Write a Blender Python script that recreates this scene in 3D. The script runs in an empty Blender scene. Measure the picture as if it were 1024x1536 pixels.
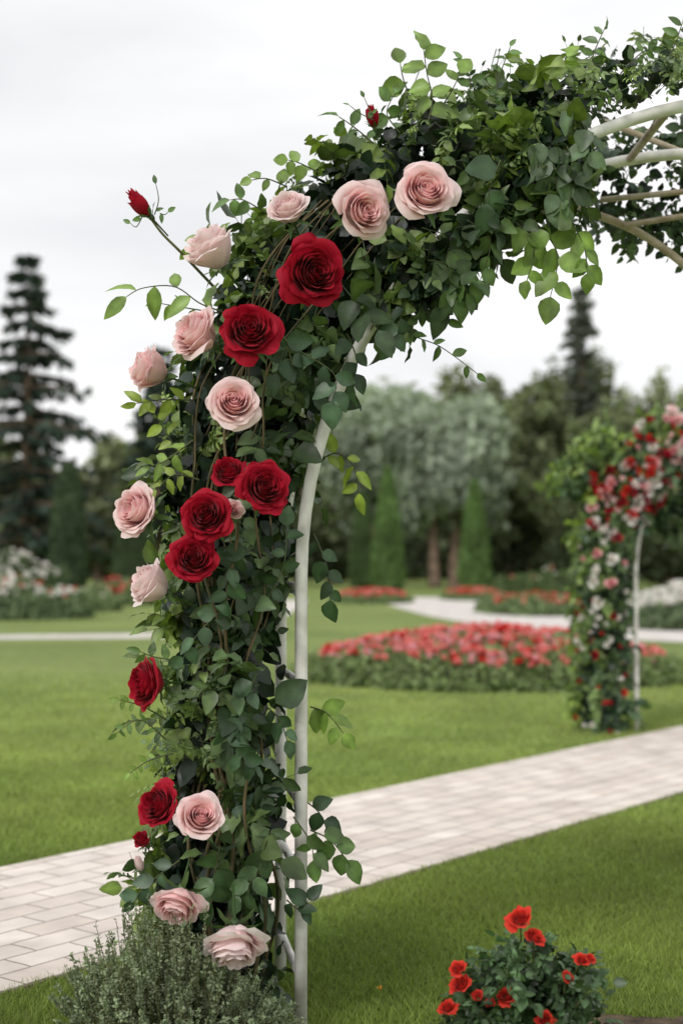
import bpy, math, random
import numpy as np
from mathutils import Vector
rng = np.random.default_rng(7)
random.seed(7)
S = bpy.context.scene
COL = S.collection
F = 2133.3; H = 1.15
PIT = math.atan((850-768)/F)
def P(px, py, Y):
    a = (px-512)/F; b = (768-py)/F
    d = np.array([a, math.cos(PIT)-b*math.sin(PIT), math.sin(PIT)+b*math.cos(PIT)])
    d = d/d[1]*Y
    return np.array([d[0], Y, H+d[2]])
def G(px, py):
    a = (px-512)/F; b = (768-py)/F
    d = np.array([a, math.cos(PIT)-b*math.sin(PIT), math.sin(PIT)+b*math.cos(PIT)])
    k = -H/d[2]
    return np.array([d[0]*k, d[1]*k, 0.0])
def nrm(v):
    return v/(np.linalg.norm(v, axis=-1, keepdims=True)+1e-9)

# ---------------------------------------------------------------- materials
def newmat(name):
    m = bpy.data.materials.new(name); m.use_nodes = True
    nt = m.node_tree; nt.nodes.clear()
    out = nt.nodes.new('ShaderNodeOutputMaterial')
    return m, nt, out
def N(nt, t, **kw):
    n = nt.nodes.new(t)
    for k, v in kw.items():
        if k in n.inputs: n.inputs[k].default_value = v
        else: setattr(n, k, v)
    return n
def mat_attr(name, rough=.5, trans=.2, tcol=(1.3, 1.5, .6, 1), spec=.4, sheen=0, nscale=30, namp=.3, bump=0):
    m, nt, out = newmat(name); L = nt.links
    at = N(nt, 'ShaderNodeAttribute', attribute_name='Col')
    tc = N(nt, 'ShaderNodeTexCoord')
    no = N(nt, 'ShaderNodeTexNoise', Scale=nscale, Detail=3.0)
    L.new(tc.outputs['Object'], no.inputs['Vector'])
    mr = N(nt, 'ShaderNodeMapRange'); mr.inputs['To Min'].default_value = 1-namp; mr.inputs['To Max'].default_value = 1+namp
    mr.inputs['From Min'].default_value = .3; mr.inputs['From Max'].default_value = .7
    L.new(no.outputs['Fac'], mr.inputs['Value'])
    vm = N(nt, 'ShaderNodeVectorMath', operation='SCALE')
    L.new(at.outputs['Color'], vm.inputs[0]); L.new(mr.outputs[0], vm.inputs['Scale'])
    b = N(nt, 'ShaderNodeBsdfPrincipled', Roughness=rough)
    b.inputs['Specular IOR Level'].default_value = spec
    b.inputs['Sheen Weight'].default_value = sheen
    L.new(vm.outputs[0], b.inputs['Base Color'])
    if bump:
        bp = N(nt, 'ShaderNodeBump', Strength=bump, Distance=.002)
        n2 = N(nt, 'ShaderNodeTexNoise', Scale=120.0, Detail=2.0)
        L.new(tc.outputs['Object'], n2.inputs['Vector']); L.new(n2.outputs['Fac'], bp.inputs['Height']); L.new(bp.outputs[0], b.inputs['Normal'])
    if trans > 0:
        tm = N(nt, 'ShaderNodeVectorMath', operation='MULTIPLY'); tm.inputs[1].default_value = tcol[:3]
        L.new(vm.outputs[0], tm.inputs[0])
        t = N(nt, 'ShaderNodeBsdfTranslucent'); L.new(tm.outputs[0], t.inputs['Color'])
        mx = N(nt, 'ShaderNodeMixShader'); mx.inputs[0].default_value = trans
        L.new(b.outputs[0], mx.inputs[1]); L.new(t.outputs[0], mx.inputs[2]); L.new(mx.outputs[0], out.inputs[0])
    else:
        L.new(b.outputs[0], out.inputs[0])
    return m
def mat_noise(name, c1, c2, scale=5, rough=.7, detail=5, bump=0, bscale=60, dist=.01, spec=.3, metal=0, lo=.35, hi=.65):
    m, nt, out = newmat(name); L = nt.links
    tc = N(nt, 'ShaderNodeTexCoord'); no = N(nt, 'ShaderNodeTexNoise', Scale=float(scale), Detail=float(detail))
    L.new(tc.outputs['Object'], no.inputs['Vector'])
    cr = N(nt, 'ShaderNodeValToRGB'); e = cr.color_ramp.elements
    e[0].position = lo; e[0].color = (*c1, 1); e[1].position = hi; e[1].color = (*c2, 1)
    L.new(no.outputs['Fac'], cr.inputs[0])
    b = N(nt, 'ShaderNodeBsdfPrincipled', Roughness=rough); b.inputs['Specular IOR Level'].default_value = spec
    L.new(cr.outputs[0], b.inputs['Base Color']); L.new(b.outputs[0], out.inputs[0])
    if bump:
        n2 = N(nt, 'ShaderNodeTexNoise', Scale=float(bscale), Detail=4.0); L.new(tc.outputs['Object'], n2.inputs['Vector'])
        bp = N(nt, 'ShaderNodeBump', Strength=bump, Distance=dist); L.new(n2.outputs['Fac'], bp.inputs['Height']); L.new(bp.outputs[0], b.inputs['Normal'])
    return m
M = {}
M['leaf'] = mat_attr('rose_leaf', rough=.42, trans=.22, spec=.45, nscale=22, namp=.40)
M['needle'] = mat_attr('fine_leaf', rough=.6, trans=.25, tcol=(1.1, 1.2, .8, 1), spec=.25)
M['tree'] = mat_attr('tree_leaf', rough=.75, trans=.25, tcol=(1.1, 1.3, .6, 1), spec=.15, nscale=.6, namp=.30)
M['petal'] = mat_attr('petal', rough=.6, trans=.36, tcol=(1.0, .98, .98, 1), spec=.2, sheen=.08, nscale=40, namp=.05, bump=.12)
M['grassb'] = mat_attr('grass_blade', rough=.6, trans=.35, tcol=(1.1, 1.2, .7, 1), spec=.2, nscale=1.3, namp=.2)
M['paint'] = mat_noise('white_painted_metal', (.60, .58, .53), (.88, .87, .83), scale=14, rough=.45, bump=.2, bscale=90, dist=.002, spec=.5)
M['oldpaint'] = mat_noise('weathered_bar', (.36, .29, .19), (.58, .51, .40), scale=20, rough=.6, bump=.2, bscale=80, dist=.002)
M['stem'] = mat_noise('vine_stem', (.05, .05, .02), (.16, .115, .055), scale=12, rough=.7, bump=.3, bscale=120, dist=.002)
M['gstem'] = mat_noise('green_stem', (.07, .10, .03), (.15, .14, .05), scale=12, rough=.55)
M['bark'] = mat_noise('bark', (.10, .07, .05), (.24, .17, .125), scale=3, rough=.9, bump=.6, bscale=8, dist=.05)
M['soil'] = mat_noise('soil', (.045, .03, .02), (.13, .095, .06), scale=18, rough=.95, bump=.8, bscale=40, dist=.03)
M['gravel'] = mat_noise('pale_gravel', (.52, .48, .45), (.70, .66, .62), scale=3, rough=.9, bump=.2, bscale=60)

m, nt, out = newmat('lawn'); L = nt.links
tc = N(nt, 'ShaderNodeTexCoord')
n1 = N(nt, 'ShaderNodeTexNoise', Scale=.35, Detail=4.0); n2 = N(nt, 'ShaderNodeTexNoise', Scale=7.0, Detail=6.0); n3 = N(nt, 'ShaderNodeTexNoise', Scale=60.0, Detail=4.0)
for n in (n1, n2, n3): L.new(tc.outputs['Object'], n.inputs['Vector'])
c1 = N(nt, 'ShaderNodeValToRGB'); e = c1.color_ramp.elements
e[0].position = .35; e[0].color = (.165, .222, .064, 1); e[1].position = .65; e[1].color = (.235, .290, .092, 1)
L.new(n1.outputs['Fac'], c1.inputs[0])
mr2 = N(nt, 'ShaderNodeMapRange'); mr2.inputs['From Min'].default_value = .3; mr2.inputs['From Max'].default_value = .7; mr2.inputs['To Min'].default_value = .80; mr2.inputs['To Max'].default_value = 1.15
L.new(n2.outputs['Fac'], mr2.inputs[0])
mr3 = N(nt, 'ShaderNodeMapRange'); mr3.inputs['From Min'].default_value = .3; mr3.inputs['From Max'].default_value = .7; mr3.inputs['To Min'].default_value = .70; mr3.inputs['To Max'].default_value = 1.25
L.new(n3.outputs['Fac'], mr3.inputs[0])
mu = N(nt, 'ShaderNodeMath', operation='MULTIPLY'); L.new(mr2.outputs[0], mu.inputs[0]); L.new(mr3.outputs[0], mu.inputs[1])
vs = N(nt, 'ShaderNodeVectorMath', operation='SCALE'); L.new(c1.outputs[0], vs.inputs[0]); L.new(mu.outputs[0], vs.inputs['Scale'])
b = N(nt, 'ShaderNodeBsdfPrincipled', Roughness=.85); b.inputs['Specular IOR Level'].default_value = .1
L.new(vs.outputs[0], b.inputs['Base Color'])
bp = N(nt, 'ShaderNodeBump', Strength=.6, Distance=.02); L.new(n3.outputs['Fac'], bp.inputs['Height']); L.new(bp.outputs[0], b.inputs['Normal'])
L.new(b.outputs[0], out.inputs[0]); M['lawn'] = m

m, nt, out = newmat('pale_pavers'); L = nt.links
uv = N(nt, 'ShaderNodeUVMap', uv_map='UVMap')
nd = N(nt, 'ShaderNodeTexNoise', Scale=9.0, Detail=2.0); L.new(uv.outputs[0], nd.inputs['Vector'])
vsub = N(nt, 'ShaderNodeVectorMath', operation='SUBTRACT'); vsub.inputs[1].default_value = (.5, .5, .5); L.new(nd.outputs['Color'], vsub.inputs[0])
vsc = N(nt, 'ShaderNodeVectorMath', operation='SCALE'); vsc.inputs['Scale'].default_value = .014; L.new(vsub.outputs[0], vsc.inputs[0])
vad = N(nt, 'ShaderNodeVectorMath', operation='ADD'); L.new(uv.outputs[0], vad.inputs[0]); L.new(vsc.outputs[0], vad.inputs[1])
br = N(nt, 'ShaderNodeTexBrick'); br.offset = .5
br.inputs['Scale'].default_value = 1.0; br.inputs['Brick Width'].default_value = .24; br.inputs['Row Height'].default_value = .12
br.inputs['Mortar Size'].default_value = .0045; br.inputs['Mortar Smooth'].default_value = .4
br.inputs['Color1'].default_value = (.62, .54, .48, 1); br.inputs['Color2'].default_value = (.76, .69, .63, 1); br.inputs['Mortar'].default_value = (.27, .22, .18, 1)
L.new(vad.outputs[0], br.inputs['Vector'])
n1 = N(nt, 'ShaderNodeTexNoise', Scale=5.0, Detail=7.0); L.new(uv.outputs[0], n1.inputs['Vector'])
mr = N(nt, 'ShaderNodeMapRange'); mr.inputs['From Min'].default_value = .3; mr.inputs['From Max'].default_value = .7; mr.inputs['To Min'].default_value = .80; mr.inputs['To Max'].default_value = 1.13
L.new(n1.outputs['Fac'], mr.inputs[0])
vs = N(nt, 'ShaderNodeVectorMath', operation='SCALE'); L.new(br.outputs['Color'], vs.inputs[0]); L.new(mr.outputs[0], vs.inputs['Scale'])
b = N(nt, 'ShaderNodeBsdfPrincipled', Roughness=.75); L.new(vs.outputs[0], b.inputs['Base Color'])
bp = N(nt, 'ShaderNodeBump', Strength=.5, Distance=.006); bp.invert = True
L.new(br.outputs['Fac'], bp.inputs['Height']); L.new(bp.outputs[0], b.inputs['Normal']); L.new(b.outputs[0], out.inputs[0]); M['paver'] = m

# ---------------------------------------------------------------- mesh helpers
def build(name, V, T, mat, parent=None, col=None, smooth=True, uv=None):
    V = np.asarray(V, float); T = np.asarray(T, int)
    if parent is not None:
        r = parent
        while r.parent: r = r.parent
        V = V - np.array(r.location)
    me = bpy.data.meshes.new(name)
    k = T.shape[1]
    me.vertices.add(len(V)); me.vertices.foreach_set('co', V.astype(np.float32).ravel())
    me.loops.add(T.size); me.loops.foreach_set('vertex_index', T.astype(np.int32).ravel())
    me.polygons.add(len(T)); me.polygons.foreach_set('loop_start', np.arange(0, T.size, k, dtype=np.int32))
    me.polygons.foreach_set('use_smooth', np.full(len(T), smooth))
    me.update(calc_edges=True)
    if col is not None:
        a = me.attributes.new('Col', 'FLOAT_COLOR', 'POINT')
        c = np.ones((len(V), 4), np.float32); c[:, :3] = col; a.data.foreach_set('color', c.ravel())
    if uv is not None:
        u = me.uv_layers.new(name='UVMap'); u.data.foreach_set('uv', np.asarray(uv)[T.ravel()].astype(np.float32).ravel())
    me.materials.append(mat)
    o = bpy.data.objects.new(name, me); COL.objects.link(o)
    if parent is not None: o.parent = parent
    return o
def thing(name, loc, label, cat, group=None):
    o = bpy.data.objects.new(name, None); COL.objects.link(o); o.location = tuple(float(v) for v in loc)
    o.empty_display_size = .1
    o['label'] = label; o['category'] = cat
    if group: o['group'] = group
    return o
class Acc:
    def __init__(s): s.V = []; s.T = []; s.C = []; s.n = 0
    def add(s, V, T, C=None):
        if len(V) == 0: return
        if C is None: C = np.ones((len(V), 3))*.5
        s.V.append(V); s.T.append(np.asarray(T)+s.n); s.C.append(C); s.n += len(V)
    def merge(s, o):
        if o.n: s.add(np.vstack(o.V), np.vstack(o.T), np.vstack(o.C))
    def out(s, name, mat, parent=None, smooth=True):
        return build(name, np.vstack(s.V), np.vstack(s.T), mat, parent, np.vstack(s.C), smooth)
def tube(pts, r, n=10, cap=True):
    pts = np.asarray(pts, float); m = len(pts)
    r = np.broadcast_to(np.asarray(r, float), (m,))
    tan = nrm(np.gradient(pts, axis=0))
    up = np.array([0, 0, 1.]) if abs(tan[0][2]) < .9 else np.array([0, 1., 0])
    V = []; x = nrm(np.cross(tan[0], up))
    for i in range(m):
        x = nrm(x-tan[i]*np.dot(x, tan[i])); y = np.cross(tan[i], x)
        a = np.arange(n)/n*2*math.pi
        V.append(pts[i]+r[i]*(np.cos(a)[:, None]*x+np.sin(a)[:, None]*y))
    V = np.vstack(V); T = []
    for i in range(m-1):
        for j in range(n):
            a = i*n+j; b = i*n+(j+1) % n; T += [(a, b, b+n), (a, b+n, a+n)]
    if cap:
        V = np.vstack([V, pts[0], pts[-1]]); c0 = len(V)-2; c1 = c0+1
        for j in range(n):
            T += [(c0, (j+1) % n, j), (c1, (m-1)*n+j, (m-1)*n+(j+1) % n)]
    return V, np.array(T)
def smooth_path(pts, n):
    pts = np.asarray(pts, float); m = len(pts)
    if m < 3:
        t = np.linspace(0, 1, n)[:, None]; return pts[0]*(1-t)+pts[-1]*t
    out = []
    for t in np.linspace(0, m-1-1e-6, n):
        i = int(t); f = t-i
        p0 = pts[max(i-1, 0)]; p1 = pts[i]; p2 = pts[i+1]; p3 = pts[min(i+2, m-1)]
        out.append(.5*((2*p1)+(-p0+p2)*f+(2*p0-5*p1+4*p2-p3)*f*f+(-p0+3*p1-3*p2+p3)*f**3))
    return np.array(out)
def leaf_tpl(hw=.33, fold=.3, droop=.2, lo=False, wav=.03):
    if lo:
        t = np.array([0, .45, 1.]); w = np.array([0, 1, 0.])*hw
    else:
        t = np.array([0, .07, .22, .42, .64, .84, 1.]); w = np.array([0, .45, .88, 1, .80, .40, 0.])*hw
    n = len(t); z = -droop*t**2
    V = [(0, t[i], z[i]) for i in range(n)]
    for s in (-1, 1):
        for i in range(1, n-1): V.append((s*w[i], t[i]+.02, z[i]+fold*w[i]-.10*w[i]*t[i]+(wav*(-1)**i if not lo else 0)))
    T = []
    for k, s in enumerate((-1, 1)):
        b = n+k*(n-2)-1
        tr = [(0, 1, b+1)]+[q for i in range(1, n-2) for q in ((i, i+1, b+i+1), (i, b+i+1, b+i))]+[(n-2, n-1, b+n-2)]
        for q in tr: T.append(q if s < 0 else q[::-1])
    sh = np.ones(len(V)); sh[:n] = 1.35
    return np.array(V, float), np.array(T), sh
def place(tpl, pos, yd, zd, sc, col):
    TV, TT, TS = tpl
    pos = np.asarray(pos, float); k = len(pos)
    if k == 0: return np.zeros((0, 3)), np.zeros((0, 3), int), np.zeros((0, 3))
    y = nrm(np.asarray(yd, float)); z = np.asarray(zd, float); z = nrm(z-y*np.sum(y*z, 1, keepdims=True)); x = np.cross(y, z)
    R = np.stack([x, y, z], 2)*np.asarray(sc, float).reshape(-1, 1, 1)
    V = np.einsum('kij,nj->kni', R, TV)+pos[:, None, :]
    T = TT[None]+(np.arange(k)*len(TV))[:, None, None]
    C = np.asarray(col)[:, None, :]*TS[None, :, None]
    return V.reshape(-1, 3), T.reshape(-1, 3), np.clip(C.reshape(-1, 3), 0, 1)
def compound(seed, pairs=3, hw=.33, ls=.42, stemr=.010):
    r = np.random.default_rng(seed); A = Acc()
    s = np.linspace(0, 1, 6); bx = r.uniform(-.15, .15); bz = r.uniform(-.35, -.1)
    def pt(t): return np.array([bx*t*t, t, bz*t*t])
    pts = np.array([pt(t) for t in s])
    V, T = tube(pts, np.linspace(stemr, stemr*.5, 6), 4, False); A.add(V, T, np.ones((len(V), 3))*.9)
    for i in range(pairs+1):
        t = .35+.6*i/pairs if i < pairs else 1
        for sd in ((-1, 1) if i < pairs else (0,)):
            a = sd*math.radians(r.uniform(40, 80))
            tp = leaf_tpl(hw*r.uniform(.8, 1.15), fold=r.uniform(.1, .5), droop=r.uniform(.05, .45), wav=r.uniform(0, .05))
            yd = (math.sin(a), math.cos(a), r.uniform(-.6, .2)); zd = (r.uniform(-.5, .5), r.uniform(-.5, .5), 1)
            V, T, _ = place(tp, [pt(t)], [yd], [zd], [ls*r.uniform(.7, 1.15)*(1.1 if sd == 0 else 1)], [[1, 1, 1]])
            C = (np.ones((len(V), 3))*tp[2][:, None])*r.uniform(.7, 1.3)
            A.add(V, T, C)
    return np.vstack(A.V), np.vstack(A.T), np.vstack(A.C)[:, 0]
COMP = [compound(i, 3 if i % 2 else 2, [.36, .30, .40, .27, .38, .33][i % 6], [.44, .38, .50, .42][i % 4]) for i in range(10)]
COMP_SM = [compound(40+i, 4, .26, .24) for i in range(4)]
LEAF = leaf_tpl(.38); LEAFN = leaf_tpl(.27); LEAFLO = leaf_tpl(.36, lo=True); NEED = leaf_tpl(.16, lo=True)

# ---------------------------------------------------------------- roses
def lerp(a, b, t): return np.asarray(a)*(1-t)+np.asarray(b)*t
PAL = {'pink': ((.97, .38, .40), (.99, .70, .69), (.99, .85, .84)),
       'blush': ((.97, .60, .59), (.99, .81, .80), (.99, .90, .89)),
       'red': ((.14, .001, .007), (.37, .002, .018), (.52, .007, .032)),
       'scarlet': ((.42, .006, .006), (.70, .022, .016), (.85, .06, .04)),
       'orange': ((.40, .006, .005), (.68, .028, .016), (.82, .07, .04)),
       'coral': ((.70, .11, .10), (.93, .27, .24), (.97, .44, .40)),
       'white': ((.86, .80, .70), (.92, .90, .85), (.95, .94, .91)),
       'hotpink': ((.74, .20, .23), (.92, .45, .48), (.96, .62, .62))}
def rose_geo(seed, kind='pink', n=50, nu=13, nv=10, closed=0.0):
    r = np.random.default_rng(seed); Vs = []; Ts = []; Cs = []; off = 0
    pal = PAL[kind]
    ruf = 1.8 if kind in ('red', 'orange') else 1.15
    u = np.linspace(-1, 1, nu)[:, None]; v = np.linspace(0, 1, nv)[None, :]
    one = np.ones((nu, nv)); T = []
    for i in range(nu-1):
        for j in range(nv-1):
            a = i*nv+j; T += [(a, a+nv, a+nv+1), (a, a+nv+1, a+1)]
    T = np.array(T)
    offc = r.uniform(-.07, .07, 2)
    for i in range(n):
        t = (i+.5)/n
        ang = i*2.39996+r.uniform(-.35, .35)
        fl = np.clip((t-.66)/.34, 0, 1)*(1-closed)*r.uniform(.6, 1.25)
        ri = (.04+.76*t**1.0)*(1-.42*closed)*r.uniform(.93, 1.07)
        h = (.98+.12*math.sin(t*3.0)+r.uniform(-.07, .07))*(1+.4*closed)
        w = np.interp(t, [0, .25, .6, 1], [1.9, 1.3, 1.0, .88])+r.uniform(-.15, .15)
        tip = .11*fl*np.exp(-((u-r.uniform(-.2, .2))/.22)**2)
        Lu = 1-.18*np.abs(u)**2.6+tip+.026*ruf*np.sin(u*r.uniform(4, 9)+r.uniform(0, 6))*(.5+t)
        vv = v*Lu
        wf = .35+.65*np.sin(np.clip(vv/.55, 0, 1)*math.pi/2)
        th = ang+u*w*wf
        rr = ri*np.sin(np.clip(vv*1.1, 0, 1)*math.pi/2)**.55
        rr = rr*(1-.35*max(0, 1-t*3)*vv**3)*(1-.12*np.clip((.85-t)/.4, 0, 1)*np.clip((vv-.5)/.5, 0, 1))
        roll = np.clip((vv-.74)/.26, 0, 1)
        rr = rr*(1+.10*u)+roll**1.6*(.02+.08*t)+fl*(.16*vv**2.4+.10*roll)
        wave = np.sin(u*r.uniform(3, 6)+i*1.7)
        rr = rr+.026*ruf*roll*wave*(.4+t)
        zz = h*vv**.9*(1-.27*fl)-roll**2*(.05*t+.26*fl)-fl*.10*np.abs(u)**2*vv+.04*wave*vv*(.3+t)
        X = rr*np.cos(th)+offc[0]*(1-t); Y = rr*np.sin(th)+offc[1]*(1-t)
        V = np.stack([X, Y, zz*one], -1).reshape(-1, 3)
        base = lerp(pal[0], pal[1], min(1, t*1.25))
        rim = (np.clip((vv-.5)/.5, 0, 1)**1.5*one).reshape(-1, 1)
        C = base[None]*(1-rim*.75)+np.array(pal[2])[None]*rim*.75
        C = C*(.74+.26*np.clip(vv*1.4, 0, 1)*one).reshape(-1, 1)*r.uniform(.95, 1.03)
        Vs.append(V); Ts.append(T+off); Cs.append(C); off += len(V)
    return np.vstack(Vs), np.vstack(Ts), np.clip(np.vstack(Cs), 0, 1)
def frame_z(ax, roll=0):
    z = nrm(np.asarray(ax, float)); x = np.cross((0.02, 0, 1.), z)
    if np.linalg.norm(x) < .1: x = np.cross((0, 1., 0), z)
    x = nrm(x); y = np.cross(z, x); c, s = math.cos(roll), math.sin(roll)
    return np.stack([x*c+y*s, -x*s+y*c, z], 1)
def put_rose(parent, pos, ax, rad, kind, seed, label=None, closed=0., n=50, nu=13, nv=10, sepals=True, name='rose_bloom'):
    V, T, C = rose_geo(seed, kind, n, nu, nv, closed)
    V = V/(1.05*(1-.42*closed)); V[:, 2] -= .42
    if closed >= .5:
        tz = np.clip((V[:, 2]+.42)/1.6, 0, 1)[:, None]; V[:, :2] *= .82*(1-.55*tz**1.5)
    R = frame_z(ax, seed*1.3)
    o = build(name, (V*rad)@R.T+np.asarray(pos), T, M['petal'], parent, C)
    if label: o['label'] = label
    if sepals:
        A = Acc(); k = 5; a = np.arange(k)/k*2*math.pi+seed
        zb = -.42
        pp = np.stack([np.cos(a)*.12, np.sin(a)*.12, np.full(k, zb-.02)], 1)
        yd = np.stack([np.cos(a), np.sin(a), np.full(k, .1 if closed < .5 else 1.6)], 1)
        zd = np.stack([-np.cos(a)*.3, -np.sin(a)*.3, np.ones(k)], 1)
        sv, st, sc = place(leaf_tpl(.13, droop=.35), pp, yd, zd, np.full(k, .85), np.tile([.07, .13, .04], (k, 1)))
        A.add(sv, st, sc)
        bv, bt = tube([(0, 0, zb+.06), (0, 0, zb-.05), (0, 0, zb-.18), (0, 0, zb-.24), (0.05, 0, zb-1.3)], [.16, .17, .12, .05, .04], 8)
        A.add(bv, bt, np.tile([.07, .13, .04], (len(bv), 1)))
        V2 = np.vstack(A.V)*rad@R.T+np.asarray(pos)
        build('sepals', V2, np.vstack(A.T), M['leaf'], o, np.vstack(A.C))
    return o

# ---------------------------------------------------------------- arch frames
def make_arch(x0, Y0, bx, bY, label, r=1.208, zs=1.13, brace=True):
    t = thing('garden_arch', (x0, Y0, 0), label, 'garden arch')
    def arc(cx, Y, rr=r):
        p = [(cx-rr, Y, -.05), (cx-rr, Y, .4), (cx-rr, Y, .8)]
        p += [(cx-rr*math.cos(a), Y, zs+rr*math.sin(a)) for a in np.linspace(0, math.pi, 49)]
        p += [(cx+rr, Y, .8), (cx+rr, Y, .4), (cx+rr, Y, -.05)]
        return p
    V, T = tube(arc(x0+r, Y0), .0158, 16); build('front_tube', V, T, M['paint'], t)
    V, T = tube(arc(x0+bx+r, Y0+bY), .0165, 14); build('rear_tube', V, T, M['paint'], t)
    zz = [.13, .38, .56, .86, 1.10]
    for side in (0, 1):
        for z in zz:
            xx = x0+2*r*side
            V, T = tube([(xx, Y0+.012, z), (xx+bx, Y0+bY-.012, z)], .011, 8); build('rung', V, T, M['paint'], t)
    for a in np.linspace(.16, math.pi-.16, 13):
        c = (x0+r-r*math.cos(a), Y0+.012, zs+r*math.sin(a)); d = (x0+bx+r-r*math.cos(a+.06), Y0+bY-.012, zs+r*math.sin(a+.06))
        V, T = tube([c, d], .011, 8); build('roof_bar', V, T, M['oldpaint'], t)
    if brace:
        D = Y0+bY+.12
        pts = [P(760, 322, D), P(820, 308, D), P(870, 315, D), P(950, 345, D), P(1024, 396, D), P(1100, 470, D), P(1165, 570, D)]
        V, T = tube(smooth_path(pts, 30), .012, 10); build('curved_brace', V, T, M['oldpaint'], t)
        for (a, b) in (((900, 300), (1180, 272)), ((935, 338), (1180, 300)), ((905, 182), (1110, 262))):
            V, T = tube([P(*a, Y0+bY+.09), P(*b, Y0+bY+.02)], .009, 8); build('brace_bar', V, T, M['oldpaint'], t)
    return t
make_arch(-.10, 3.55, -.072, .50, 'foreground white tubular metal arch beneath the climbing roses, its leg beside the paved path')
X2 = P(953, 900, 10)[0]
make_arch(X2, 10.0, -.05, .45, 'distant white metal arch at the right edge beyond the paved path', r=1.208, zs=1.11, brace=False)
def tube_x(py): return np.where(py > 860, 452, 1180-np.sqrt(np.clip(725**2-(860-py)**2, 0, None)))

RO = [
 (636, 290, 49, 'pink', (.15, -1, .25), 3.34, 0, 'large open pink bloom highest on the arch'),
 (541, 317, 46, 'pink', (.45, -1, .0), 3.34, 0, 'large pink bloom left of the highest one'),
 (435, 320, 35, 'blush', (-.3, -.8, .6), 3.38, .2, 'small pale pink bloom above the biggest crimson rose'),
 (469, 409, 54, 'red', (.3, -1, .0), 3.31, 0, 'biggest crimson bloom on the shoulder of the arch'),
 (326, 386, 45, 'blush', (-.55, -.35, .75), 3.38, .35, 'pale blush bloom facing up on the left shoulder'),
 (373, 500, 47, 'red', (.1, -1, .3), 3.31, 0, 'crimson bloom overlapping a pink one'),
 (306, 508, 44, 'pink', (-.75, -.6, .45), 3.40, .25, 'pink bloom half behind a crimson one'),
 (236, 559, 39, 'pink', (-.9, -.35, .3), 3.44, .3, 'pink bloom facing left, upper left edge'),
 (350, 607, 41, 'pink', (.1, -1, .25), 3.33, .05, 'round pink bloom in the middle of the column'),
 (395, 733, 41, 'red', (.35, -1, .25), 3.31, 0, 'upper right crimson bloom of the cluster of four'),
 (344, 714, 28, 'red', (-.1, -.8, .7), 3.40, .2, 'small crimson bloom at the back of the cluster'),
 (311, 776, 41, 'red', (-.1, -1, .2), 3.31, 0, 'middle crimson bloom of the cluster'),
 (289, 840, 38, 'red', (.1, -1, .35), 3.32, 0, 'lowest crimson bloom of the cluster'),
 (214, 769, 42, 'pink', (-.55, -.7, .2), 3.42, .2, 'pink bloom on the left edge beside the crimson cluster'),
 (237, 882, 40, 'blush', (-.8, -.35, .45), 3.42, .3, 'pink bloom on the left edge below the crimson cluster'),
 (229, 1024, 41, 'red', (-.85, -.6, .05), 3.42, .1, 'lone crimson bloom on the left edge'),
 (243, 1210, 36, 'red', (-.6, -.9, .4), 3.38, .1, 'crimson bloom beside a pink one near the base'),
 (299, 1226, 39, 'pink', (.2, -.9, .5), 3.32, 0, 'open pink bloom near the base'),
 (217, 1264, 16, 'red', (-.3, -.6, .8), 3.42, .45, 'tiny red bud near the base'),
 (268, 1348, 40, 'pink', (-.15, -.7, -.65), 3.33, .15, 'pink bloom nodding downward near the base'),
 (352, 1408, 49, 'blush', (.05, -.55, -.75), 3.30, .15, 'lowest pale pink bloom nodding over the shrub'),
 (350, 766, 16, 'pink', (.2, -1, .2), 3.36, .3, 'tiny pink bud inside the crimson cluster'),
 (212, 1302, 16, 'blush', (-.2, -.5, .8), 3.42, .7, 'pale closed bud near the base'),
 (560, 183, 22, 'red', (-.2, -.4, .9), 3.45, .5, 'red bud on top of the arch'),
 (219, 316, 29, 'red', (-.6, -.25, .7), 3.42, .6, 'lone red bud on a long stem'),
]
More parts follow.
